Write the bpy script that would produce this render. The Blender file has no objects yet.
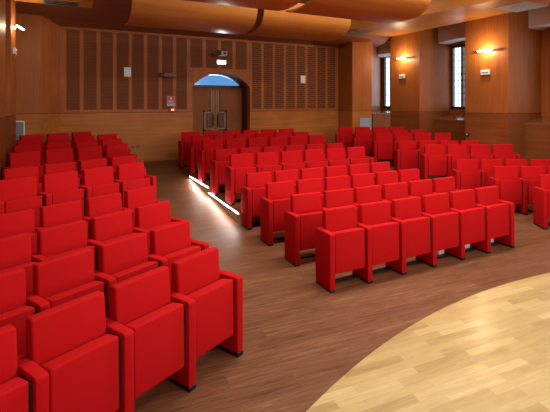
import bpy, bmesh, math, random
from mathutils import Vector, Matrix
random.seed(7)
sc = bpy.context.scene
COL = sc.collection
PI = math.pi

# ------------------------------------------------------------------ helpers
def link(o, parent=None):
    COL.objects.link(o)
    if parent is not None:
        o.parent = parent
    return o

class MB:
    """collects shapes in one bmesh"""
    def __init__(self):
        self.bm = bmesh.new()
    def box(self, x0, x1, y0, y1, z0, z1, bevel=0.0, seg=2, mi=0, mat=None):
        b = bmesh.new()
        bmesh.ops.create_cube(b, size=1)
        for v in b.verts:
            v.co = Vector(((x0+x1)/2 + v.co.x*(x1-x0), (y0+y1)/2 + v.co.y*(y1-y0), (z0+z1)/2 + v.co.z*(z1-z0)))
        if bevel > 0:
            bmesh.ops.bevel(b, geom=list(b.edges), offset=bevel, segments=seg, profile=0.5, affect='EDGES')
        self._merge(b, mi, mat)
        return self
    def prism(self, pts, axis, a, b_, mi=0, bevel=0.0, seg=2, mat=None):
        """pts 2D polygon extruded along axis ('x': pts=(y,z); 'y': pts=(x,z); 'z': pts=(x,y))"""
        b = bmesh.new()
        def P(p, t):
            if axis == 'x': return (t, p[0], p[1])
            if axis == 'y': return (p[0], t, p[1])
            return (p[0], p[1], t)
        lo = [b.verts.new(P(p, a)) for p in pts]
        hi = [b.verts.new(P(p, b_)) for p in pts]
        n = len(pts)
        b.faces.new(lo); b.faces.new(hi)
        for i in range(n):
            b.faces.new((lo[i], lo[(i+1) % n], hi[(i+1) % n], hi[i]))
        bmesh.ops.recalc_face_normals(b, faces=b.faces)
        if bevel > 0:
            bmesh.ops.bevel(b, geom=list(b.edges), offset=bevel, segments=seg, profile=0.5, affect='EDGES')
        self._merge(b, mi, mat)
        return self
    def cyl(self, p0, p1, r, n=16, mi=0, r1=None):
        p0, p1 = Vector(p0), Vector(p1)
        d = p1-p0
        b = bmesh.new()
        bmesh.ops.create_cone(b, cap_ends=True, segments=n, radius1=r, radius2=r if r1 is None else r1, depth=d.length)
        M = Matrix.Translation((p0+p1)/2) @ d.to_track_quat('Z', 'Y').to_matrix().to_4x4()
        bmesh.ops.transform(b, matrix=M, verts=b.verts)
        self._merge(b, mi)
        return self
    def quad(self, pts, mi=0):
        f = self.bm.faces.new([self.bm.verts.new(p) for p in pts]); f.material_index = mi
        return self
    def _merge(self, b, mi=0, mat=None):
        if mat is not None:
            bmesh.ops.transform(b, matrix=mat, verts=b.verts)
        for f in b.faces: f.material_index = mi
        me = bpy.data.meshes.new('tmp'); b.to_mesh(me); b.free()
        self.bm.from_mesh(me); bpy.data.meshes.remove(me)
    def build(self, name, mats, parent=None, smooth=False, loc=None):
        me = bpy.data.meshes.new(name)
        bmesh.ops.recalc_face_normals(self.bm, faces=self.bm.faces)
        self.bm.to_mesh(me); self.bm.free()
        for m in (mats if isinstance(mats, (list, tuple)) else [mats]): me.materials.append(m)
        if smooth:
            for p in me.polygons: p.use_smooth = True
        o = bpy.data.objects.new(name, me)
        if loc is not None: o.location = loc
        return link(o, parent)

def smooth_x(o):
    me = o.data
    for p in me.polygons: p.use_smooth = abs(p.normal.x) < 0.9
    ed = {}
    for p in me.polygons:
        for k in p.edge_keys: ed.setdefault(k, []).append(p.normal)
    at = me.attributes.new('sharp_edge', 'BOOLEAN', 'EDGE')
    for i, e in enumerate(me.edges):
        n = ed.get(tuple(sorted(e.vertices)), [])
        at.data[i].value = len(n) == 2 and n[0].dot(n[1]) < 0.75
    return o
def tag(o, label, cat, group=None):
    o['label'] = label; o['category'] = cat
    if group: o['group'] = group
    return o
def struct(o):
    o['kind'] = 'structure'; return o
def empty(name, loc=(0, 0, 0), rz=0.0, parent=None):
    o = bpy.data.objects.new(name, None); o.empty_display_size = 0.1
    o.location = loc; o.rotation_euler = (0, 0, rz)
    return link(o, parent)

# ------------------------------------------------------------------ materials
def newmat(name):
    m = bpy.data.materials.new(name); m.use_nodes = True
    nt = m.node_tree
    return m, nt, nt.nodes['Principled BSDF']
def plain(name, col, rough=0.6, metal=0.0, spec=0.5):
    m, nt, b = newmat(name)
    b.inputs['Base Color'].default_value = (*col, 1); b.inputs['Roughness'].default_value = rough
    b.inputs['Metallic'].default_value = metal
    b.inputs['Specular IOR Level'].default_value = spec
    return m
def emit(name, col, strength):
    m, nt, b = newmat(name)
    b.inputs['Base Color'].default_value = (*col, 1)
    b.inputs['Emission Color'].default_value = (*col, 1); b.inputs['Emission Strength'].default_value = strength
    return m
def wood(name, dark, light, axis='z', rough=0.35, scale=1.0, rot=0.0, coat=0.0, contrast=1.0, spec=0.5):
    """veneer with fine streaks along one axis"""
    m, nt, b = newmat(name); N = nt.nodes; L = nt.links
    tc = N.new('ShaderNodeTexCoord'); mp = N.new('ShaderNodeMapping')
    long_, cross = 0.9*scale, 26*scale
    s = {'z': (cross, cross, long_), 'x': (long_, cross, cross), 'y': (cross, long_, cross)}[axis]
    rt = N.new('ShaderNodeMapping'); rt.inputs['Rotation'].default_value = (0, 0, rot)
    L.new(tc.outputs['Object'], rt.inputs[0]); L.new(rt.outputs[0], mp.inputs[0])
    mp.inputs['Scale'].default_value = s
    n1 = N.new('ShaderNodeTexNoise'); n1.inputs['Scale'].default_value = 1.0; n1.inputs['Detail'].default_value = 6; n1.inputs['Roughness'].default_value = 0.65
    n1.inputs['Distortion'].default_value = 0.4
    L.new(mp.outputs[0], n1.inputs['Vector'])
    n2 = N.new('ShaderNodeTexNoise'); n2.inputs['Scale'].default_value = 1.3; n2.inputs['Detail'].default_value = 2
    L.new(rt.outputs[0], n2.inputs['Vector'])
    mx = N.new('ShaderNodeMath'); mx.operation = 'MULTIPLY_ADD'; mx.inputs[1].default_value = 0.35
    L.new(n2.outputs[0], mx.inputs[0]); 
    ml = N.new('ShaderNodeMath'); ml.operation = 'MULTIPLY'; ml.inputs[1].default_value = 0.65
    L.new(n1.outputs[0], ml.inputs[0]); L.new(ml.outputs[0], mx.inputs[2])
    cr = N.new('ShaderNodeValToRGB')
    w = 0.16/contrast
    cr.color_ramp.elements[0].position = 0.5-w; cr.color_ramp.elements[0].color = (*dark, 1)
    cr.color_ramp.elements[1].position = 0.5+w; cr.color_ramp.elements[1].color = (*light, 1)
    L.new(mx.outputs[0], cr.inputs[0]); L.new(cr.outputs[0], b.inputs['Base Color'])
    b.inputs['Roughness'].default_value = rough; b.inputs['Specular IOR Level'].default_value = spec
    b.inputs['Coat Weight'].default_value = coat; b.inputs['Coat Roughness'].default_value = 0.15
    return m
def planks(name, cols, rot, pw, pl, rough, streak=0.5, coat=0.0, line=0.25, spec=0.5, grain=22):
    """floor boards: brick pattern for boards, one tone per board, streaked grain"""
    m, nt, b = newmat(name); N = nt.nodes; L = nt.links
    tc = N.new('ShaderNodeTexCoord'); rt = N.new('ShaderNodeMapping'); rt.inputs['Rotation'].default_value = (0, 0, rot)
    L.new(tc.outputs['Object'], rt.inputs[0])
    br = N.new('ShaderNodeTexBrick'); br.offset = 0.37; br.offset_frequency = 2
    br.inputs['Scale'].default_value = 1.0; br.inputs['Brick Width'].default_value = pl; br.inputs['Row Height'].default_value = pw
    br.inputs['Mortar Size'].default_value = 0.0012; br.inputs['Mortar Smooth'].default_value = 0.6
    br.inputs['Color1'].default_value = (0, 0, 0, 1); br.inputs['Color2'].default_value = (1, 1, 1, 1); br.inputs['Mortar'].default_value = (0.5, 0.5, 0.5, 1)
    L.new(rt.outputs[0], br.inputs['Vector'])
    mp = N.new('ShaderNodeMapping'); mp.inputs['Scale'].default_value = (2.6, grain, 1)
    L.new(rt.outputs[0], mp.inputs[0])
    off = N.new('ShaderNodeVectorMath'); off.operation = 'MULTIPLY_ADD'
    off.inputs[1].default_value = (13.0, 7.0, 3.0); L.new(br.outputs['Color'], off.inputs[0]); L.new(mp.outputs[0], off.inputs[2])
    n1 = N.new('ShaderNodeTexNoise'); n1.inputs['Detail'].default_value = 7; n1.inputs['Roughness'].default_value = 0.7; n1.inputs['Distortion'].default_value = 0.6
    n1.inputs['Scale'].default_value = 1.0
    L.new(off.outputs[0], n1.inputs['Vector'])
    sep = N.new('ShaderNodeSeparateColor'); L.new(br.outputs['Color'], sep.inputs[0])
    a = N.new('ShaderNodeMath'); a.operation = 'MULTIPLY'; a.inputs[1].default_value = 1-streak; L.new(sep.outputs[0], a.inputs[0])
    s_ = N.new('ShaderNodeMapRange'); s_.inputs[1].default_value = 0.3; s_.inputs[2].default_value = 0.7; L.new(n1.outputs[0], s_.inputs[0])
    c_ = N.new('ShaderNodeMath'); c_.operation = 'MULTIPLY_ADD'; c_.inputs[1].default_value = streak; L.new(s_.outputs[0], c_.inputs[0]); L.new(a.outputs[0], c_.inputs[2])
    cr = N.new('ShaderNodeValToRGB')
    els = cr.color_ramp.elements
    els[0].position = 0.0; els[0].color = (*cols[0], 1); els[1].position = 1.0; els[1].color = (*cols[-1], 1)
    for i, cc in enumerate(cols[1:-1], 1):
        e = els.new(i/(len(cols)-1)); e.color = (*cc, 1)
    L.new(c_.outputs[0], cr.inputs[0])
    mx = N.new('ShaderNodeMix'); mx.data_type = 'RGBA'; mx.blend_type = 'MULTIPLY'
    fm = N.new('ShaderNodeMath'); fm.operation = 'MULTIPLY'; fm.inputs[1].default_value = line; L.new(br.outputs['Fac'], fm.inputs[0])
    L.new(fm.outputs[0], mx.inputs[0]); L.new(cr.outputs[0], mx.inputs[6]); mx.inputs[7].default_value = (0.2, 0.15, 0.1, 1)
    L.new(mx.outputs[2], b.inputs['Base Color'])
    b.inputs['Roughness'].default_value = rough; b.inputs['Coat Weight'].default_value = coat; b.inputs['Coat Roughness'].default_value = 0.2; b.inputs['Specular IOR Level'].default_value = spec
    return m
def fabric(name, col):
    m, nt, b = newmat(name); N = nt.nodes; L = nt.links
    tc = N.new('ShaderNodeTexCoord'); n = N.new('ShaderNodeTexNoise'); n.inputs['Scale'].default_value = 260; n.inputs['Detail'].default_value = 2
    L.new(tc.outputs['Object'], n.inputs['Vector'])
    cr = N.new('ShaderNodeValToRGB'); cr.color_ramp.elements[0].color = (col[0]*0.85, col[1]*0.85, col[2]*0.85, 1); cr.color_ramp.elements[1].color = (col[0]*1.12, col[1]*1.12, col[2]*1.12, 1)
    L.new(n.outputs[0], cr.inputs[0]); L.new(cr.outputs[0], b.inputs['Base Color'])
    bp = N.new('ShaderNodeBump'); bp.inputs['Strength'].default_value = 0.15; bp.inputs['Distance'].default_value = 0.002
    L.new(n.outputs[0], bp.inputs['Height']); L.new(bp.outputs[0], b.inputs['Normal'])
    b.inputs['Roughness'].default_value = 0.9; b.inputs['Specular IOR Level'].default_value = 0.15
    b.inputs['Sheen Weight'].default_value = 0.0
    return m
def slotted(name, dark, light, bw=0.042, rh=0.036, mo=0.010):
    """perforated wood: rows of short dark slots cut in a veneer board"""
    m, nt, b = newmat(name); N = nt.nodes; L = nt.links
    tc = N.new('ShaderNodeTexCoord')
    br = N.new('ShaderNodeTexBrick'); br.offset = 0.5
    br.inputs['Scale'].default_value = 1.0; br.inputs['Brick Width'].default_value = bw; br.inputs['Row Height'].default_value = rh
    br.inputs['Mortar Size'].default_value = mo; br.inputs['Mortar Smooth'].default_value = 0.2
    mp = N.new('ShaderNodeMapping'); mp.inputs['Rotation'].default_value = (PI/2, 0, 0)
    L.new(tc.outputs['Object'], mp.inputs[0]); L.new(mp.outputs[0], br.inputs['Vector'])
    br.inputs['Color1'].default_value = (*dark, 1); br.inputs['Color2'].default_value = tuple(c*0.8 for c in dark)+(1,); br.inputs['Mortar'].default_value = (*light, 1)
    n = N.new('ShaderNodeTexNoise'); n.inputs['Scale'].default_value = 3
    L.new(tc.outputs['Object'], n.inputs['Vector'])
    mx = N.new('ShaderNodeMix'); mx.data_type = 'RGBA'; mx.blend_type = 'MULTIPLY'; mx.inputs[0].default_value = 0.35
    L.new(br.outputs['Color'], mx.inputs[6]); L.new(n.outputs['Color'], mx.inputs[7])
    L.new(mx.outputs[2], b.inputs['Base Color']); b.inputs['Roughness'].default_value = 0.6; b.inputs['Specular IOR Level'].default_value = 0.15
    return m

M = {}
M['wall'] = wood('veneer_vertical', (0.255, 0.068, 0.014), (0.42, 0.130, 0.028), 'z', 0.46, spec=0.22)
M['wain'] = wood('veneer_horizontal', (0.30, 0.090, 0.016), (0.49, 0.172, 0.034), 'x', 0.46, scale=0.7, spec=0.22)
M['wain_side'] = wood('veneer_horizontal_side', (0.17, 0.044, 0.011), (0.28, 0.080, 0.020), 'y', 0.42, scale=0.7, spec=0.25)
M['sill'] = wood('sill_veneer', (0.20, 0.06, 0.022), (0.30, 0.10, 0.036), 'y', 0.16, coat=0.8)
M['panel'] = wood('ceiling_panel_veneer', (0.36, 0.118, 0.020), (0.50, 0.185, 0.036), 'x', 0.42, scale=0.5, spec=0.3)
M['soffit'] = wood('soffit_veneer', (0.36, 0.125, 0.025), (0.50, 0.19, 0.04), 'y', 0.42, scale=0.5, spec=0.3)
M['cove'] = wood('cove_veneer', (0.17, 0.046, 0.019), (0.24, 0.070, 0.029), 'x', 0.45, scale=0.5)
M['ceil'] = wood('dark_ceiling', (0.07, 0.025, 0.012), (0.11, 0.038, 0.018), 'x', 0.6)
M['slots'] = slotted('perforated_veneer', (0.125, 0.034, 0.011), (0.235, 0.068, 0.019))
M['louvre'] = slotted('louvred_veneer', (0.10, 0.030, 0.012), (0.26, 0.080, 0.024), 0.30, 0.062, 0.020)
M['groove'] = plain('groove_dark', (0.06, 0.022, 0.01), 0.7)
M['floor'] = planks('brown_boards', [(0.050, 0.018, 0.007), (0.135, 0.052, 0.022), (0.185, 0.076, 0.034), (0.28, 0.135, 0.070)], math.radians(4.6), 0.19, 1.3, 0.46, streak=0.78, line=0.4, spec=0.22, grain=34)
M['stage'] = planks('maple_strips', [(0.29, 0.185, 0.068), (0.43, 0.30, 0.118), (0.51, 0.375, 0.158), (0.63, 0.50, 0.25)], math.radians(4.6), 0.085, 0.55, 0.3, streak=0.45, coat=0.3, line=0.25)
M['riser'] = wood('riser_wood', (0.20, 0.10, 0.055), (0.32, 0.17, 0.10), 'y', 0.4)
M['red'] = fabric('red_fabric', (0.48, 0.0042, 0.0065))
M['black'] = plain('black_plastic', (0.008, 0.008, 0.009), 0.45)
M['hinge'] = plain('black_steel', (0.012, 0.012, 0.012), 0.35, 0.6)
M['palemetal'] = plain('pale_metal', (0.55, 0.53, 0.50), 0.35, 0.1)
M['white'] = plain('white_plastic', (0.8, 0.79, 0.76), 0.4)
M['plaster'] = plain('white_plaster', (0.80, 0.74, 0.69), 0.85)
M['grey'] = plain('grey_metal', (0.20, 0.215, 0.24), 0.45, 0.2)
M['lilac'] = plain('pale_grey_paint', (0.42, 0.38, 0.40), 0.5)
M['frame'] = plain('dark_window_frame', (0.030, 0.014, 0.010), 0.4)
M['lead'] = plain('lead_came', (0.12, 0.12, 0.13), 0.5, 0.4)
M['doorwood'] = wood('door_wood', (0.19, 0.055, 0.014), (0.31, 0.10, 0.027), 'z', 0.45, spec=0.15)
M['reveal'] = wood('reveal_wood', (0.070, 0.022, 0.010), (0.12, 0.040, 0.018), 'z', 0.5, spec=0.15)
M['inlay_dark'] = plain('dark_inlay', (0.012, 0.008, 0.006), 0.35)
M['inlay_light'] = plain('light_inlay', (0.34, 0.16, 0.075), 0.35)
M['redplastic'] = plain('red_plastic', (0.5, 0.02, 0.02), 0.4)
M['redbrown'] = plain('red_brown_paint', (0.16, 0.035, 0.03), 0.45)
M['led'] = emit('led_white', (1.0, 0.95, 0.90), 22)
M['lampglow'] = emit('lamp_tube', (1.0, 0.96, 0.86), 14)
M['exitglow'] = emit('exit_lit', (0.9, 0.97, 1.0), 5)
M['alarmglow'] = emit('alarm_led', (1.0, 0.35, 0.3), 2.0)

def glassmat(name, col, rough=0.05, mixf=0.85):
    m = bpy.data.materials.new(name); m.use_nodes = True; nt = m.node_tree; N = nt.nodes; L = nt.links
    N.remove(N['Principled BSDF']); out = N['Material Output']
    tr = N.new('ShaderNodeBsdfTransparent'); tr.inputs[0].default_value = (*col, 1)
    gl = N.new('ShaderNodeBsdfGlossy'); gl.inputs['Roughness'].default_value = rough
    mx = N.new('ShaderNodeMixShader'); mx.inputs[0].default_value = 1-mixf
    L.new(tr.outputs[0], mx.inputs[1]); L.new(gl.outputs[0], mx.inputs[2]); L.new(mx.outputs[0], out.inputs[0])
    return m
M['glass'] = glassmat('window_glass', (0.93, 0.96, 1.0), 0.1, 0.93)
M['blueglass'] = glassmat('blue_fanlight_glass', (0.21, 0.33, 0.46), 0.1, 0.96)

# ------------------------------------------------------------------ measured layout (metres, X along the centre rows, Y to the back wall)
X0, Y0, SP, PIT = 2.5525, 3.948, 0.52, 0.805
LX, LY, LA, ST = 1.305, 3.354, 0.4771, 0.3996
XM = 4.1156
ROWZ = [0.0, 0.015, 0.041, 0.069, 0.300, 0.319, 0.452, 0.485, 0.525]
WALLY = 11.7
UX, UY = math.cos(LA), math.sin(LA)
def Lpt(k, a, b=0.0):     # left block: a along the row (negative = away from aisle), b backwards
    aa = a + k*ST; bb = k*PIT + b
    return LX + UX*aa - UY*bb, LY + UY*aa + UX*bb

# ------------------------------------------------------------------ floor
def lerp_prof(t, P):
    if t <= P[0][0]: return P[0][1]
    for (a, za), (b, zb) in zip(P, P[1:]):
        if t <= b: return za + (zb-za)*(t-a)/(b-a)
    return P[-1][1]
AISLE = [(3.6, 0.0), (6.6, 0.074), (8.3, 0.25), (9.95, 0.49), (10.6, 0.53), (11.7, 0.58)]
def floor_z(X, Y):
    za = lerp_prof(Y, AISLE)
    Xm = X if X < XM else 2*XM - X
    # block footprint factor
    def sm(e0, e1, t): t = max(0, min(1, (t-e0)/(e1-e0))); return t
    f = max(sm(1.24, 1.10, Xm), sm(2.56, 2.72, Xm))
    # rake of the front rows inside blocks
    if Xm < 1.8:
        kl = (-(Xm-LX)*UY + (Y-LY)*UX)/PIT
        zb = 0.023*max(0, min(3.2, kl))
        return za*(1-f) + min(zb, 0.074)*f if Y > 3 else 0.023*max(0, min(3.2, kl))*f
    zb = min(0.074, za)
    return za*(1-f) + zb*f
bm = bmesh.new()
xs = [-1.35, -0.95] + [-0.9+0.2*i for i in range(10)] + [1.02, 1.10, 1.17, 1.24, 1.4, 1.6, 1.9, 2.2, 2.4, 2.5, 2.56, 2.62, 2.72, 3.1, 3.6, XM]
xs = sorted(set([round(x, 3) for x in xs]))
xs = xs + [round(2*XM-x, 3) for x in reversed(xs[:-1])]
xs += [9.4, 9.8, 10.3]
xs = sorted(set(xs))
ys = [-5.2, -2, 0, 1.5] + [2.2+0.25*i for i in range(39)]
ys = [y for y in ys if y < 12.5] + [12.6]
grid = [[bm.verts.new((x, y, floor_z(x, y))) for x in xs] for y in ys]
for j in range(len(ys)-1):
    for i in range(len(xs)-1):
        bm.faces.new((grid[j][i], grid[j][i+1], grid[j+1][i+1], grid[j+1][i]))
me = bpy.data.meshes.new('floor'); bm.to_mesh(me); bm.free(); me.materials.append(M['floor'])
for p in me.polygons: p.use_smooth = True
struct(link(bpy.data.objects.new('floor', me)))

# maple stage floor, front edge a long arc
pts = []
for i in range(61):
    x = -0.86 + (8.96+0.86)*i/60
    pts.append((x, -3.71 + math.sqrt(6.9**2 - (x-4.42)**2)))
pts += [(8.96, -4.95), (-0.86, -4.95)]
struct(MB().prism(pts, 'z', -0.03, 0.012).build('stage_floor', M['stage']))

# raked risers under the rear rows
def raked(name, poly, zf, bottom=0.0):
    bm = bmesh.new()
    lo = [bm.verts.new((x, y, bottom)) for x, y in poly]; hi = [bm.verts.new((x, y, zf(x, y))) for x, y in poly]
    n = len(poly)
    bm.faces.new(hi).material_index = 0; bm.faces.new(lo).material_index = 1
    for i in range(n):
        bm.faces.new((lo[i], lo[(i+1) % n], hi[(i+1) % n], hi[i])).material_index = 1
    bmesh.ops.recalc_face_normals(bm, faces=bm.faces)
    me = bpy.data.meshes.new(name); bm.to_mesh(me); bm.free()
    me.materials.append(M['floor']); me.materials.append(M['riser'])
    return struct(link(bpy.data.objects.new(name, me)))
zc1 = lambda x, y: 0.282 + 0.0225*(y-6.62)
zc2 = lambda x, y: 0.428 + 0.0455*(y-8.32)
CXL, CXR = 2.525, 2*XM-2.525
raked('riser_step', [(CXL, 6.62), (CXR, 6.62), (CXR, 8.32), (CXL, 8.32)], zc1)
raked('riser_step', [(CXL, 8.32), (CXR, 8.32), (CXR+0.2, WALLY), (CXL-0.2, WALLY)], zc2)
def bL(x, y): return -(x-LX)*UY + (y-LY)*UX
def y_at(x, b): return LY + (b + (x-LX)*UY)/UX
def zl1(x, y): return 0.300 + 0.0236*(bL(x, y)-4*PIT)
def zl2(x, y): return 0.450 + 0.0460*(bL(x, y)-6*PIT)
b1, b2 = 4*PIT-0.13, 6*PIT-0.13
xl, xr = -0.90, 1.27
for mir in (False, True):
    mx = (lambda p: (2*XM-p[0], p[1])) if mir else (lambda p: p)
    w = -0.84 if mir else xl
    P1 = [(xr, y_at(xr, b1)), (xr, y_at(xr, b2)), (w, y_at(w, b2)), (w, y_at(w, b1))]
    P2 = [(xr, y_at(xr, b2)), (xr, WALLY), (w, WALLY), (w, y_at(w, b2))]
    q = (lambda f: (lambda x, y: f(2*XM-x, y))) if mir else (lambda f: f)
    raked('riser_step', [mx(p) for p in P1], q(zl1)); raked('riser_step', [mx(p) for p in P2], q(zl2))

# LED strips along the riser edges beside the aisles
def led(p0, p1, label, side=-1):
    p0, p1 = Vector(p0), Vector(p1); d = p1-p0; L = d.length
    t = empty('led_strip', p0); t.rotation_euler = d.to_track_quat('Y', 'Z').to_euler()
    tag(t, label, 'light', 'LED strips along the step edges')
    MB().box(-0.012, 0.012, 0, L, -0.03, 0.0).build('aluminium_profile', M['palemetal'], t)
    MB().box(min(0.013*side, 0.030*side), max(0.013*side, 0.030*side), 0.01, L-0.01, -0.004, 0.003).build('diffuser', M['led'], t)
e = 0.014
led((CXL-e, 6.63, zc1(0, 6.63)), (CXL-e, 8.30, zc1(0, 8.30)), 'glowing white LED strip along the lower step beside the left aisle')
led((CXL-e-0.004, 8.34, zc2(0, 8.34)-0.012), (CXL-e-0.004-0.0592*1.16, 9.50, 0.472), 'glowing white LED strip along the upper step beside the left aisle')

# ------------------------------------------------------------------ seats
def make_seat():
    t = empty('auditorium_seat')
    # folded seat pad
    pad = [(0.022, 0.19), (0.145, 0.20), (0.158, 0.63), (0.028, 0.650)]
    o = MB().prism(pad, 'x', -0.207, 0.207, bevel=0.014, seg=3).build('seat', M['red'], t, True)
    back = [(0.165, 0.36), (0.212, 0.872), (0.292, 0.868), (0.285, 0.36)]
    MB().prism(back, 'x', -0.2235, 0.2235, bevel=0.016, seg=3).build('backrest', M['red'], t, True)
    MB().box(-0.222, 0.222, 0.20, 0.25, 0.002, 0.034).build('base_rail', M['black'], t)
    for sx in (-1, 1): MB().box(min(0.212*sx, 0.2245*sx), max(0.212*sx, 0.2245*sx), 0.034, 0.155, 0.21, 0.628, 0.004).build('gap_shade_plate', M['black'], t)  # black plates added so the gaps beside the pad look deeply shaded
    return t
arm_prof = [(0.0, 0.034), (0.0, 0.635), (0.006, 0.648), (0.020, 0.655), (0.30, 0.655), (0.335, 0.63), (0.31, 0.034)]
arm_me = None; foot_me = None
def add_arm(t, x):
    global arm_me, foot_me
    if arm_me is None:
        a = MB().prism(arm_prof, 'x', -0.035, 0.035, bevel=0.007, seg=2).build('armrest_panel', M['red'], t, True)
        f = MB().box(-0.033, 0.033, -0.002, 0.315, 0.0, 0.034, 0.004).build('foot', M['black'], a)
        arm_me, foot_me = a.data, f.data
    else:
        a = link(bpy.data.objects.new('armrest_panel', arm_me), t)
        f = link(bpy.data.objects.new('foot', foot_me), a)
    a.location = (x, 0, 0)
proto = make_seat()
used = [False]
def place_seat(x, y, z, rz, label, group, last, rail=True):
    if not used[0]:
        t = proto; used[0] = True
    else:
        t = proto.copy(); link(t)
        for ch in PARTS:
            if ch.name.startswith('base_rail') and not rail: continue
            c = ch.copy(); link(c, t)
    t.location = (x, y, z); t.rotation_euler = (0, 0, rz)
    add_arm(t, -0.26)
    if last: add_arm(t, 0.26)
    tag(t, label, 'seat', group)
    return t
PARTS = list(proto.children)
ORD = ['first', 'second', 'third', 'fourth', 'fifth', 'sixth', 'seventh', 'eighth', 'ninth']
ROWN = ['front', 'second', 'third', 'fourth', 'fifth', 'sixth', 'seventh', 'eighth', 'rearmost']
for k in range(9):
    for i in range(6):
        sh = [0, 0, 0, 0, 0, 0.035, 0.06, 0.075, 0.115][k]
        x, y = X0 - sh + i*(SP+sh/6) + 0.296, Y0 + k*PIT
        if i == 0: pos = 'at the left aisle end of'
        elif i == 5: pos = 'at the right end of'
        else: pos = ORD[i] + ' from the left aisle in'
        extra = 'red upholstered folding seat, '
        t = place_seat(x, y, ROWZ[k], 0.0, extra + pos + ' the centre block %s row' % ROWN[k], 'red seats in the centre block %s row' % ROWN[k], i == 5)
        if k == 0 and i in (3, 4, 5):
            b = MB().box(0.085, 0.185, 0.258, 0.272, 0.0, 0.33, 0.004).box(-0.055, 0.03, 0.125, 0.175, 0.0, 0.010).box(-0.01, 0.10, 0.17, 0.20, 0.0, 0.006).build('bracket', M['white'], t)  # white plates added in place of bright patches under these seats
            b['label'] = 'white plates standing in for a bright patch under the seat'
LROWN = ROWN[:8] + ['ninth', 'short rearmost']
for k in range(10):
    for i in range(1 if k == 9 else 0, 4):
        spk = SP + 0.0035*k
        x, y = Lpt(k, -i*spk - 0.296)
        if i == (1 if k == 9 else 0): pos = 'at the aisle end of'
        elif i == 3: pos = 'at the left wall end of'
        elif k == 9: pos = 'in the middle of'
        else: pos = ORD[i] + ' from the aisle in'
        place_seat(x, y, ROWZ[k] if k < 9 else 0.561, LA, 'red upholstered folding seat, ' + pos + ' the left block %s row' % LROWN[k], 'red seats in the left block %s row' % LROWN[k], i == (1 if k == 9 else 0), k > 0)
for k in range(1, 9):
    n = {1: 2, 2: 4}.get(k, 4)
    for i in range(n):
        x, y = Lpt(k, -i*SP - 0.296); x = 2*XM - x
        if i == 0: pos = 'at the aisle end of'
        elif i == 3: pos = 'at the right wall end of'
        else: pos = ORD[i] + ' from the aisle in'
        rn = 'nearest visible' if k == 1 else (ROWN[k-1] if k < 8 else 'rearmost')
        rn = {1: 'front'}.get(k, rn)
        place_seat(x, y, ROWZ[k], -LA, 'red upholstered folding seat, ' + pos + ' the right block %s visible row' % rn, 'red seats in the right block %s row' % rn, i == n-1)

# ------------------------------------------------------------------ back wall
WT, SEAM = 3.97, 1.86
wb = struct(empty('wall_back', (0, WALLY, 0)))
DX0, DX1, SPR, CRN = 3.06, 4.76, 2.58, 2.97
def arch_pts(x0, x1, spr, crn, n=20):
    c = (x0+x1)/2; w = (x1-x0)/2; h = crn-spr; R = (w*w+h*h)/(2*h); zc = crn-R
    a0 = math.asin(w/R)
    return [(c+R*math.sin(-a0+2*a0*i/n), zc+R*math.cos(-a0+2*a0*i/n)) for i in range(n+1)]
XA, XB = -0.14, 7.88
m = MB()
m.box(XA-0.2, 2.96, 0, 0.25, SEAM+0.012, WT+0.3).box(4.76, XB+0.2, 0, 0.25, SEAM+0.012, WT+0.3)
arch = arch_pts(DX0, DX1, SPR, CRN)
for (xa, za), (xb, zb) in zip(arch, arch[1:]):
    m.prism([(xa, za), (xb, zb), (xb, WT), (xa, WT)], 'y', 0, 0.25)
m.box(2.96, DX0, 0, 0.25, SEAM+0.012, WT)
m.build('veneer_upper', M['wall'], wb)
MB().box(XA-0.2, DX0, 0.004, 0.25, 0, SEAM).box(DX1, XB+0.2, 0.004, 0.25, 0, SEAM).build('veneer_wainscot', M['wain'], wb)
MB().box(XA-0.2, DX0, 0.018, 0.25, SEAM-0.001, SEAM+0.013).box(DX1, XB+0.2, 0.018, 0.25, SEAM-0.001, SEAM+0.013).build('groove', M['groove'], wb)
MB().box(XA, DX0-0.09, -0.012, 0.0, WT-0.05, WT).box(DX1, XB, -0.012, 0.0, WT-0.05, WT).box(DX0-0.09, DX1, -0.012, 0.0, WT-0.05, WT).build('cornice', M['wall'], wb)
MB().box(XA, DX0-0.01, -0.01, 0.0, 0.5, 0.66).box(DX1+0.01, XB, -0.01, 0.0, 0.5, 0.66).build('skirting', M['wain'], wb)
def strip(x0, x1, z0, z1, mat='slots'):
    MB().box(x0, x1, -0.006, 0.0, z0, z1, mi=0).build('perforated_panel', M[mat], wb)
for i in range(8): strip(-0.01+0.375*i, 0.275+0.375*i, SEAM+0.09, WT-0.07)
for i in range(4): strip(3.00+0.44*i, 3.335+0.44*i, 3.10, WT-0.07)
for i in range(8): strip(4.83+0.378*i, 5.12+0.378*i, SEAM+0.09, WT-0.07, 'louvre')

# deep reveal, door leaves and blue fanlight
dr = struct(empty('door_1', ((DX0+DX1)/2, WALLY+0.70, 0.5)))
def D(x): return x - (DX0+DX1)/2
def dz(z): return z - 0.5
dm = MB()
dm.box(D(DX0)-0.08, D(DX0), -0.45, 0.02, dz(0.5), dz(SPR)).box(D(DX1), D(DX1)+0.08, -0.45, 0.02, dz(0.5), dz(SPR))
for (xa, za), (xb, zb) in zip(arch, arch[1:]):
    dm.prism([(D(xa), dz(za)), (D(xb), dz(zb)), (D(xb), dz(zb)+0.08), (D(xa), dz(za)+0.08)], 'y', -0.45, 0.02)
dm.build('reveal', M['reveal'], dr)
MB().box(D(DX0), D(DX1), -0.06, 0.02, dz(2.58), dz(2.645)).build('transom_bar', M['inlay_dark'], dr)
fl = MB(); a2 = arch_pts(DX0+0.02, DX1-0.02, 2.60, 2.955)
fl.prism([(D(x), dz(z)) for x, z in a2], 'y', -0.012, 0.0).build('fanlight_pane', M['blueglass'], dr)
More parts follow.
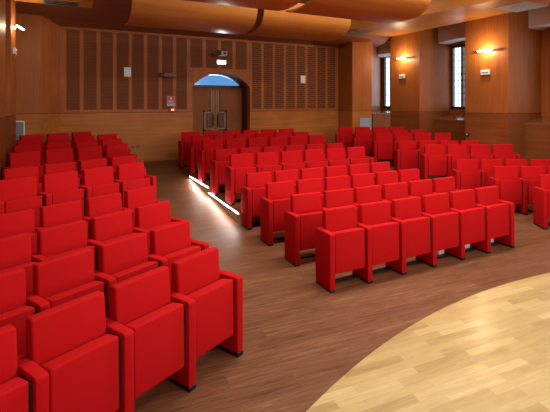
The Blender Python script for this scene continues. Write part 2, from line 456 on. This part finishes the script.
for sgn in (-1, 1):
    lf = MB().box(min(0.004*sgn, 0.85*sgn), max(0.004*sgn, 0.85*sgn), -0.02, 0.03, dz(0.57), dz(2.58)).build('door_leaf', M['doorwood'], dr)
    il = MB()
    for off, wd, mi in ((0.0, 0.045, 0), (-0.045, 0.030, 1)):
        xv, xo = 0.13+off, 0.37+off
        z_hi, z_lo = 1.90+off, 1.28-off
        segs = [(xv, xv+wd, z_hi-wd, 2.50), (xv, xo, z_hi-wd, z_hi), (xo-wd, xo, z_lo, z_hi), (xv-0.03, xo, z_lo, z_lo+wd)]
        for (xa, xb, za, zb) in segs:
            il.box(min(xa*sgn, xb*sgn), max(xa*sgn, xb*sgn), -0.026-0.001*mi, -0.0205, dz(za), dz(zb), mi=mi)
    il.box(min(0.03*sgn, 0.05*sgn), max(0.03*sgn, 0.05*sgn), -0.026, -0.0205, dz(0.7), dz(2.5), mi=1)
    il.box(min(0.11*sgn, 0.26*sgn), max(0.11*sgn, 0.26*sgn), -0.025, -0.0205, dz(1.39), dz(1.79), mi=0)
    il.box(min(0.145*sgn, 0.225*sgn), max(0.145*sgn, 0.225*sgn), -0.027, -0.0205, dz(1.43), dz(1.75), mi=2)
    il.build('inlay', [M['inlay_dark'], M['inlay_light'], M['doorwood']], lf)
    MB().cyl((0.065*sgn, -0.07, dz(1.42)), (0.065*sgn, -0.07, dz(1.78)), 0.014).cyl((0.065*sgn, -0.07, dz(1.46)), (0.065*sgn, -0.02, dz(1.46)), 0.01).cyl((0.065*sgn, -0.07, dz(1.74)), (0.065*sgn, -0.02, dz(1.74)), 0.01).build('door_handle', M['hinge'], lf)

# ------------------------------------------------------------------ left wall: facets, pilasters, recess
def slab(parent, p0, p1, z0, z1, mat, th=0.06, name='panel', out=None):
    """vertical slab from p0 to p1 (front face on that line, thickness to the left of the direction)"""
    d = Vector((p1[0]-p0[0], p1[1]-p0[1])).normalized(); nrm = Vector((-d.y, d.x))*th
    poly = [p0, p1, (p1[0]+nrm.x, p1[1]+nrm.y), (p0[0]+nrm.x, p0[1]+nrm.y)]
    return MB().prism(poly, 'z', z0, z1).build(name, mat, parent)
wl = struct(empty('wall_left', (0, 0, 0)))
fA0, fA1, fB1 = (-0.14, WALLY), (-0.52, 11.35), (-1.34, 11.33)
CT = 4.30
for q0, q1 in ((fB1, fA1), (fA1, fA0)):
    slab(wl, q0, q1, SEAM+0.012, CT, M['wall'], name='veneer_upper'); slab(wl, q0, q1, 0.0, SEAM, M['wain'], name='veneer_wainscot')
    d = (Vector(q1)-Vector(q0)).normalized(); nn = Vector((-d.y, d.x))*0.015
    slab(wl, (q0[0]+nn.x, q0[1]+nn.y), (q1[0]+nn.x, q1[1]+nn.y), SEAM-0.001, SEAM+0.013, M['groove'], 0.03, name='groove')
MB().box(-1.32, -1.25, -5.1, 11.45, 0, 5.0).build('recess_panel', M['wall'], wl)
def pil_left(ya, yb):
    MB().box(-1.25, -0.91, ya, yb, SEAM+0.012, 4.2).build('pilaster_upper', M['wall'], wl)
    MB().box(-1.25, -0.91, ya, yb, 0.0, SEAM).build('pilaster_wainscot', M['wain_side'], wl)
    MB().box(-1.25, -0.925, ya+0.01, yb-0.01, SEAM-0.001, SEAM+0.013).build('groove', M['groove'], wl)
pil_left(9.35, 10.25); pil_left(7.2, 8.6); pil_left(4.3, 5.6); pil_left(1.4, 2.7)

# ------------------------------------------------------------------ right wall: corner facets, pilasters, window niches
wr = struct(empty('wall_right', (0, 0, 0)))
cA0, cA1, cB1 = (7.88, WALLY), (7.83, 10.83), (8.47, 10.68)
cC1 = (10.25, 12.40)
for q0, q1 in ((cA0, cA1), (cA1, cB1), (cB1, cC1)):
    slab(wr, q0, q1, SEAM+0.012, CT, M['wall'], name='veneer_upper'); slab(wr, q0, q1, 0.0, SEAM, M['wain'], name='veneer_wainscot')
    d = (Vector(q1)-Vector(q0)).normalized(); nn = Vector((-d.y, d.x))*0.015
    slab(wr, (q0[0]+nn.x, q0[1]+nn.y), (q1[0]+nn.x, q1[1]+nn.y), SEAM-0.001, SEAM+0.013, M['groove'], 0.03, name='groove')
PX = 9.0
PILS = [(9.16, 10.42), (6.34, 7.56), (3.45, 4.75), (0.6, 1.9)]
WX = 10.25
for ya, yb in PILS:
    MB().box(PX, WX, ya, yb, SEAM+0.012, 5.0).build('pilaster_upper', M['wall'], wr)
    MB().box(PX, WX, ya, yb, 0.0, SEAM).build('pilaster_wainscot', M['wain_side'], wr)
    MB().box(PX+0.014, WX, ya+0.012, yb-0.012, SEAM-0.001, SEAM+0.013).build('groove', M['groove'], wr)
# outer wall with window openings
WIN = [(7.64, 9.13), (10.80, 12.27), (4.82, 6.02)]
WZ0, WZ1 = 1.93, 3.86
ow = MB(); prev = -5.1
for ya, yb in sorted(WIN):
    ow.box(WX, WX+0.12, prev, ya, 0, 5.0); ow.box(WX, WX+0.12, ya, yb, 0, WZ0); ow.box(WX, WX+0.12, ya, yb, WZ1, 5.0); prev = yb
ow.box(WX, WX+0.12, prev, 12.7, 0, 5.0)
ow.build('outer_wall', M['wall'], wr)
NICHE = [(7.56, 9.16, 9.62, 1.65), (4.75, 6.34, 9.62, 1.64)]
for ya, yb, xf, zt in NICHE:
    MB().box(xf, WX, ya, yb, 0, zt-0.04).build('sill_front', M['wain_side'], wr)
    MB().prism([(xf-0.015, zt-0.05), (xf-0.015, zt), (WX, zt+0.15), (WX, zt-0.05)], 'y', ya, yb).build('sill_top', M['sill'], wr)
    # arched white plaster head
    MB().prism([(ya, 3.90), (ya+0.25, 3.925), ((ya+yb)/2, 3.94), (yb-0.25, 3.925), (yb, 3.90), (yb, 5.0), (ya, 5.0)], 'x', xf+0.12, WX).build('plaster_head', M['plaster'], wr)
poly = [(8.49, 10.66), (9.0, 10.42), (WX, 10.42), (WX, 12.38), (10.2, 12.33)]
MB().prism(poly, 'z', 0.0, 1.76).build('sill_front', M['wain_side'], wr)
sp_ = MB().prism([(8.45, 10.65), (9.0, 10.41), (WX, 10.42), (WX, 12.38), (10.2, 12.33)], 'z', 1.76, 1.80)
for v in sp_.bm.verts:
    if v.co.z > 1.78: v.co.z += 0.075*(v.co.x-8.6)/1.65
sp_.build('sill_top', M['sill'], wr)
rc = [(11.85+0.5*math.cos(PI/2*i/10), 3.80+0.42*math.sin(PI/2*i/10)) for i in range(11)]
MB().prism([(10.42, 3.80)]+rc+[(10.42, 4.22)], 'x', 9.55, WX).build('plaster_head', M['plaster'], wr)

def window(n, ya, yb, z0, z1):
    w = struct(empty('window_%d' % n, (WX+0.06, (ya+yb)/2, z0)))
    h = z1-z0; hw = (yb-ya)/2
    f = MB()
    f.box(-0.05, 0.05, -hw, -hw+0.06, 0, h).box(-0.05, 0.05, hw-0.06, hw, 0, h).box(-0.05, 0.05, -hw, hw, 0, 0.08).box(-0.05, 0.05, -hw, hw, h-0.09, h)
    st = (2*hw-0.12)/4
    for i in (1, 2, 3):
        y = -hw+0.06+st*i; f.box(-0.06, 0.05, y-0.035, y+0.035, 0, h)
    f.build('window_frame', M['frame'], w)
    for q in range(4):
        a, b = -hw+0.06+st*q+0.02, -hw+0.06+st*(q+1)-0.02
        p = MB().box(0.0, 0.008, a, b, 0.08, h-0.09).build('pane', M['glass'], w)
        l = MB()
        y = (a+b)/2; l.box(-0.004, -0.0005, y-0.010, y+0.010, 0.08, h-0.09)
        for i in range(1, 9):
            z = 0.08+(h-0.17)*i/9; l.box(-0.004, -0.0005, a, b, z-0.010, z+0.010)
        l.build('leading', M['lead'], p)
    MB().box(-0.075, -0.06, 0.005, 0.03, 0.75, 0.95, 0.004).cyl((-0.1, -0.08, 0.86), (-0.1, 0.02, 0.86), 0.011).cyl((-0.1, 0.017, 0.86), (-0.07, 0.017, 0.86), 0.011).build('window_handle', M['palemetal'], w)
for i, (ya, yb) in enumerate(WIN, 1): window(i, ya, yb, WZ0, WZ1)

# ------------------------------------------------------------------ front wall behind camera, ceiling
struct(MB().box(-1.3, 10.5, -5.3, -5.1, 0, 5.0).build('wall_front', M['wall']))
struct(MB().box(-1.4, 10.6, -5.3, 12.8, 5.0, 5.1).build('ceiling', M['ceil']))
cv = struct(empty('ceiling_cove', (0, 0, 0)))
prof = [(12.0, 3.85), (11.7, 3.957), (11.35, 4.12), (11.0, 4.25), (10.6, 4.38), (10.2, 4.50), (9.8, 4.64), (9.55, 4.80), (9.48, 5.0)]
up = [(y+0.02, z+0.05) for y, z in prof]
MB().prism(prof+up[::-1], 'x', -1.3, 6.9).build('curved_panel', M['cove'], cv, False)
prof = [(12.6, 3.955), (11.4, 3.965), (11.0, 3.985), (10.75, 4.03), (10.55, 4.12), (10.42, 4.26), (10.36, 4.45), (10.34, 5.0)]
up = [(y+0.02, z+0.05) for y, z in prof]
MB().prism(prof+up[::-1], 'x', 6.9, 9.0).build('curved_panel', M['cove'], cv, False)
# flat wooden soffits along both sides
sl = struct(MB().box(-1.3, 0.46, -5.1, 9.98, 4.12, 4.99).build('soffit_left', M['soffit']))
rp = [(6.92, 10.33), (7.12, 9.6), (7.52, 6.77), (7.74, 5.7), (8.15, 3.5), (8.15, -5.1), (9.0, -5.1), (9.0, 10.33)]
struct(MB().prism(rp, 'z', 4.20, 4.99).build('soffit_right', M['soffit']))
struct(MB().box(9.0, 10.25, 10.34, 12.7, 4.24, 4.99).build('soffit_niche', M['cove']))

# curved acoustic panels hung under the ceiling
PROF = [(-0.89, 0.62), (-0.87, 0.42), (-0.82, 0.25), (-0.71, 0.12), (-0.52, 0.035), (-0.25, 0.0), (0.05, 0.0), (0.35, 0.04)]
def acoustic(x0, x1, Y, Z, label):
    t = empty('acoustic_panel', ((x0+x1)/2, Y, Z)); tag(t, label, 'ceiling panel', 'curved wooden ceiling panels')
    w = (x1-x0)/2
    pr = []
    # refine profile
    Q = [PROF[0]]+PROF+[PROF[-1]]
    for j in range(1, len(Q)-2):
        for i in range(5):
            u = i/5
            pr.append(tuple(0.5*(2*Q[j][c]+(Q[j+1][c]-Q[j-1][c])*u+(2*Q[j-1][c]-5*Q[j][c]+4*Q[j+1][c]-Q[j+2][c])*u*u+(3*Q[j][c]-Q[j-1][c]-3*Q[j+1][c]+Q[j+2][c])*u**3) for c in (0, 1)))
    pr.append(PROF[-1])
    inner = []
    for i, p in enumerate(pr):
        q0, q1 = pr[max(0, i-1)], pr[min(len(pr)-1, i+1)]
        tx, tz = q1[0]-q0[0], q1[1]-q0[1]; l = math.hypot(tx, tz)
        inner.append((p[0]-tz/l*0.03, p[1]+tx/l*0.03))
    smooth_x(MB().prism(pr+inner[::-1], 'x', -w, w).build('curved_board', M['panel'], t))
    MB().cyl((-w*0.6, -0.3, 0.03), (-w*0.6, -0.3, 4.99-Z), 0.012, 8).cyl((w*0.6, -0.3, 0.03), (w*0.6, -0.3, 4.99-Z), 0.012, 8).build('hanger_rod', M['hinge'], t)
acoustic(3.64, 5.86, 9.02, 3.67, 'curved wooden ceiling panel, brightly lit, right of the door in the rear row')
acoustic(1.04, 3.49, 9.02, 3.67, 'curved wooden ceiling panel above the left aisle in the rear row')
acoustic(3.36, 5.64, 6.28, 3.66, 'long curved wooden ceiling panel in the nearer row, at the top centre')
acoustic(1.00, 3.20, 6.28, 3.66, 'curved wooden ceiling panel in the nearer row, left of the dark slit')

# ------------------------------------------------------------------ ceiling vents
t = empty('slot_vent', (-0.11, 9.74, 4.12)); tag(t, 'long black slot vent with grey rim in the left wooden soffit', 'vent')
MB().box(-0.28, 0.30, -0.16, 0.16, -0.006, 0.0).build('opening', M['black'], t)
MB().box(-0.30, 0.32, -0.19, -0.16, -0.014, 0).box(-0.30, 0.32, 0.16, 0.19, -0.014, 0).box(-0.30, -0.28, -0.16, 0.16, -0.014, 0).box(0.30, 0.32, -0.16, 0.16, -0.014, 0).box(-0.28, 0.30, -0.012, 0.012, -0.012, 0).build('rim', M['grey'], t)
t = empty('ceiling_grille', (7.50, 10.02, 4.20)); tag(t, 'dark grey ceiling grille at the far end of the right soffit', 'vent', 'right soffit grilles')
MB().box(-0.30, 0.30, -0.24, 0.24, -0.012, 0).build('plate', M['grey'], t)
g = MB()
for i in range(7): g.box(-0.28, 0.28, -0.21+0.065*i, -0.19+0.065*i, -0.02, -0.012)
g.build('louvre', M['grey'], t)
t = empty('ceiling_grille', (8.65, 5.82, 4.20)); tag(t, 'pale grey square ceiling grille in the right soffit above the nearer wall lamp', 'vent', 'right soffit grilles')
MB().box(-0.42, 0.42, -0.36, 0.36, -0.012, 0).build('plate', M['lilac'], t)
g = MB()
for i in range(9): g.box(-0.39, 0.39, -0.33+0.078*i, -0.31+0.078*i, -0.02, -0.012)
g.build('louvre', M['lilac'], t)

# ------------------------------------------------------------------ wall lamps and small devices
def sconce(x, y, z, face, label, rz=0.0, half=0.0):
    """bar lamp along Y on a side wall; face=-1 points to -X"""
    t = empty('wall_lamp', (x, y, z), rz); tag(t, label, 'lamp', 'bar lamps on the pilasters')
    MB().box(min(0, 0.02*face), max(0, 0.02*face), -0.06, 0.06, -0.05, 0.05, 0.004).build('backplate', M['palemetal'], t)
    MB().cyl((0.02*face, -0.04, 0), (0.10*face, -0.04, 0), 0.012).build('arm', M['palemetal'], t)
    MB().cyl((0.10*face, -0.17-half, 0), (0.10*face, 0.20+half, 0), 0.018).build('tube', M['lampglow'], t)
    MB().cyl((0.10*face, -0.21-half, 0), (0.10*face, -0.17-half, 0), 0.021).build('end_cap', M['palemetal'], t)
sconce(PX, 6.90, 3.38, -1, 'glowing bar wall lamp on the nearer right pilaster')
sconce(PX, 9.80, 3.47, -1, 'glowing bar wall lamp on the farther right pilaster, between the windows')
sconce(-0.91, 9.83, 3.58, 1, 'glowing bar wall lamp on the left wall at the left edge', math.radians(-10), 0.08)
def wbox(x, y, z, face, label):
    t = empty('wall_sensor', (x, y, z)); tag(t, label, 'control box', 'small white boxes below the bar lamps')
    MB().box(min(0, 0.05*face), max(0, 0.05*face), -0.12, 0.12, -0.06, 0.06, 0.008).build('housing', M['white'], t)
    MB().box(min(0.05*face, 0.054*face), max(0.05*face, 0.054*face), -0.09, 0.09, -0.02, 0.01).build('display', M['grey'], t)
wbox(PX, 6.94, 2.86, -1, 'small white wall box below the nearer right bar lamp')
wbox(PX, 9.86, 2.92, -1, 'small white wall box below the farther right bar lamp')
wbox(-0.91, 9.75, 3.10, 1, 'small white wall box below the left bar lamp')
def socket(y, z, label):
    t = empty('wall_socket', (PX, y, z)); tag(t, label, 'socket', 'round sockets low on the pilasters')
    MB().cyl((0, 0, 0), (-0.02, 0, 0), 0.05, 20).build('ring', M['black'], t)
    MB().cyl((-0.02, 0, 0.005), (-0.026, 0, 0.005), 0.022, 14).build('insert', M['palemetal'], t)
socket(7.48, 1.31, 'round black socket low on the nearer right pilaster'); socket(10.34, 1.22, 'round black socket low on the farther right pilaster')

W = WALLY
def square_speaker(x, z, label):
    t = empty('wall_speaker', (x, W-0.006, z)); tag(t, label, 'speaker', 'square white wall plates')
    MB().box(-0.085, 0.085, -0.03, 0, -0.12, 0.12, 0.006).build('housing', M['white'], t)
    MB().box(-0.065, 0.065, -0.034, -0.03, -0.095, 0.095).build('grille', M['white'], t)
square_speaker(1.37, 2.91, 'small white wall speaker on the perforated wall left of the door')
square_speaker(6.54, 2.86, 'small white wall speaker on the perforated wall right of the door')
t = empty('loudspeaker_bar', (2.42, W-0.006, 2.865)); tag(t, 'dark reddish horizontal bar fixed to the wall left of the door', 'wall fixture')
MB().box(-0.16, 0.19, -0.10, -0.02, -0.055, 0.055, 0.012).build('housing', M['redbrown'], t)
MB().box(-0.26, -0.16, -0.075, 0, -0.05, 0.05, 0.01).build('bracket', M['groove'], t)
t = empty('fire_alarm_sign', (2.47, W-0.006, 2.17)); tag(t, 'small red and white fire alarm sign on the back wall', 'sign')
MB().box(-0.11, 0.11, -0.008, 0, -0.14, 0.13).build('plate', M['lilac'], t)
MB().box(-0.105, 0.105, -0.011, -0.008, -0.07, 0.125).build('red_field', M['redplastic'], t)
h = MB()
h.box(-0.06, 0.06, -0.013, -0.011, -0.04, 0.005).cyl((0.0, -0.011, 0.065), (0.0, -0.0135, 0.065), 0.032, 14)
h.build('pictogram', M['lilac'], t)
t = empty('alarm_button', (2.49, W-0.006, 1.93)); tag(t, 'small red alarm call point below the fire sign', 'alarm')
MB().box(-0.07, 0.07, -0.05, 0, -0.04, 0.04, 0.006).build('housing', M['redplastic'], t)
MB().box(-0.02, 0.05, -0.056, -0.05, -0.02, 0.025).build('lens', M['alarmglow'], t)
t = empty('exit_lamp', (3.87, W-0.006, 3.27)); tag(t, 'glowing white emergency exit lamp above the arched door', 'lamp')
MB().box(-0.135, 0.135, -0.05, 0, -0.06, 0.065, 0.006).build('housing', M['white'], t)
MB().box(-0.125, 0.125, -0.056, -0.05, -0.05, 0.055).build('lit_face', M['exitglow'], t)
t = empty('security_camera', (3.80, W, 3.52)); tag(t, 'grey video camera on a bracket above the exit lamp', 'camera')
MB().box(-0.05, 0.05, -0.03, 0, -0.06, 0.10).cyl((0, -0.03, 0.06), (0.0, -0.10, 0.02), 0.02).build('bracket', M['black'], t)
MB().box(0.0, 0.18, -0.24, -0.06, -0.07, 0.05, 0.01).build('body', M['lilac'], t)
MB().box(-0.22, 0.0, -0.18, -0.08, -0.06, 0.0, 0.01).build('arm', M['groove'], t)
MB().cyl((0.10, -0.24, -0.01), (0.10, -0.27, -0.01), 0.04, 16).build('lens', M['black'], t)
t = empty('socket_plate', (1.56, W, 0.98)); tag(t, 'faint flat socket plate low on the back wall wainscot', 'socket')
MB().box(-0.14, 0.14, -0.008, 0.004, -0.045, 0.045, 0.003).build('plate', M['wain'], t)
MB().box(-0.11, -0.02, -0.011, -0.008, -0.03, 0.03).box(0.02, 0.11, -0.011, -0.008, -0.03, 0.03).build('cover', M['redbrown'], t)

M['bluegrey'] = plain('blue_grey_metal', (0.30, 0.38, 0.48), 0.4, 0.1)
def framed(p, ang, w, z0, z1, label, face='grey', rim='white'):
    t = empty('wall_panel', (p[0], p[1], z0), ang); tag(t, label, 'panel', 'grey framed panels in the corners')
    h = z1-z0
    MB().box(-w/2, w/2, -0.035, -0.004, 0, h).build('face', M[face], t)
    MB().box(-w/2-0.02, -w/2, -0.045, -0.002, -0.02, h+0.02).box(w/2, w/2+0.02, -0.045, -0.002, -0.02, h+0.02).box(-w/2-0.02, w/2+0.02, -0.045, -0.002, h, h+0.02).box(-w/2-0.02, w/2+0.02, -0.045, -0.002, -0.02, 0).build('frame', M[rim], t)
    l = MB()
    for i in range(int(h/0.04)): l.box(-w/2+0.01, w/2-0.01, -0.039, -0.035, 0.01+0.04*i, 0.03+0.04*i)
    l.build('louvre', M[face], t)
dB = Vector(fA1)-Vector(fB1)
framed((-0.945, 11.336), math.atan2(dB.y, dB.x), 0.17, 1.10, 1.69, 'narrow grey framed panel low in the left corner behind the seats')
dC = Vector(cB1)-Vector(cA1)
framed((8.24, 10.733), math.atan2(dC.y, dC.x), 0.34, 1.28, 1.63, 'blue grey framed panel low in the right corner beside the window sill', 'bluegrey', 'bluegrey')

# ------------------------------------------------------------------ light
def area(name, loc, target, sx, sy, power, col=(1, 0.93, 0.84), spread=PI):
    l = bpy.data.lights.new(name, 'AREA'); l.shape = 'RECTANGLE'; l.size = sx; l.size_y = sy; l.energy = power; l.color = col; l.spread = spread
    o = bpy.data.objects.new(name, l); o.location = loc
    o.rotation_euler = (Vector(target)-Vector(loc)).to_track_quat('-Z', 'Y').to_euler()
    return link(o)
area('front_fill', (5.2, -3.6, 3.0), (4.6, 7.0, 2.2), 5.0, 0.8, 250, (1, 0.92, 0.83))  # unseen light added behind the camera to fill the hall
area('front_fill', (0.4, -2.8, 4.3), (2.0, 6.0, 0.8), 2.0, 0.8, 70, (1, 0.94, 0.88))  # second added fill, from the left
area('stage_top_fill', (4.4, 0.6, 4.9), (4.4, 0.8, 0), 6.0, 2.0, 235, (1, 0.95, 0.88))  # unseen overhead fill added above the stage
area('hall_top_fill', (4.1, 4.6, 4.9), (4.1, 4.7, 0), 6.0, 0.8, 330, (1, 0.92, 0.83))  # unseen overhead fill added above the seats
area('hall_top_fill', (4.9, 7.2, 4.9), (4.7, 8.2, 2.5), 4.4, 0.5, 60, (1, 0.92, 0.83))  # added to brighten the rear ceiling panels
sp = bpy.data.lights.new('panel_glare_spot', 'SPOT'); sp.energy = 30; sp.spot_size = math.radians(16); sp.spot_blend = 1.0; sp.color = (1, 0.95, 0.9); sp.shadow_soft_size = 0.04  # spot added to throw the glare onto the rear ceiling panel
o = link(bpy.data.objects.new('panel_glare_spot', sp)); o.location = (3.87, 11.60, 3.36)
o.rotation_euler = (Vector((3.12, 9.15, 3.68))-Vector((3.87, 11.60, 3.36))).to_track_quat('-Z', 'Y').to_euler()
def point(name, loc, power, col, r=0.03):
    l = bpy.data.lights.new(name, 'POINT'); l.energy = power; l.color = col; l.shadow_soft_size = r
    o = bpy.data.objects.new(name, l); o.location = loc; return link(o)
for (x, y, z, pw) in ((PX-0.2, 6.9, 3.38, 32), (PX-0.2, 9.8, 3.47, 32), (-0.66, 9.83, 3.58, 14)):
    point('wall_lamp_light', (x, y, z), pw, (1, 0.82, 0.50))

for (p0, p1) in (((CXL-0.05, 6.65, zc1(0, 6.65)-0.006), (CXL-0.05, 8.28, zc1(0, 8.28)-0.006)), ((CXL-0.06, 8.36, zc2(0, 8.36)-0.02), (CXL-0.12, 9.48, 0.465))):
    p0, p1 = Vector(p0), Vector(p1); mid = (p0+p1)/2; d = (p1-p0).normalized()
    l = bpy.data.lights.new('led_light', 'AREA'); l.shape = 'RECTANGLE'; l.size = (p1-p0).length; l.size_y = 0.012; l.energy = 7.5; l.color = (1, 0.94, 0.88)
    o = link(bpy.data.objects.new('led_light', l)); o.location = mid
    zdir = -Vector((-1, 0, -0.35)).normalized(); xdir = d - zdir*d.dot(zdir); xdir.normalize(); ydir = zdir.cross(xdir)
    o.rotation_euler = Matrix((xdir, ydir, zdir)).transposed().to_euler()

w = bpy.data.worlds.new('World'); sc.world = w; w.use_nodes = True
bg = w.node_tree.nodes['Background']; bg.inputs[0].default_value = (0.80, 0.90, 1.0, 1); bg.inputs[1].default_value = 3.6

# ------------------------------------------------------------------ camera
cd = bpy.data.cameras.new('camera'); cam = bpy.data.objects.new('camera', cd); link(cam)
cam.location = (0, 0, 2.1)
cam.rotation_euler = (PI/2, 0, -(PI/2-1.0784))
cd.sensor_width = 36; cd.lens = 425.5/550*36
cd.shift_x = -20.25/550; cd.shift_y = -102.45/550
cd.clip_start = 0.05
sc.camera = cam
sc.view_settings.view_transform = 'Standard'; sc.view_settings.look = 'None'
sc.view_settings.exposure = 0.0; sc.view_settings.gamma = 1; sc.view_settings.use_curve_mapping = False
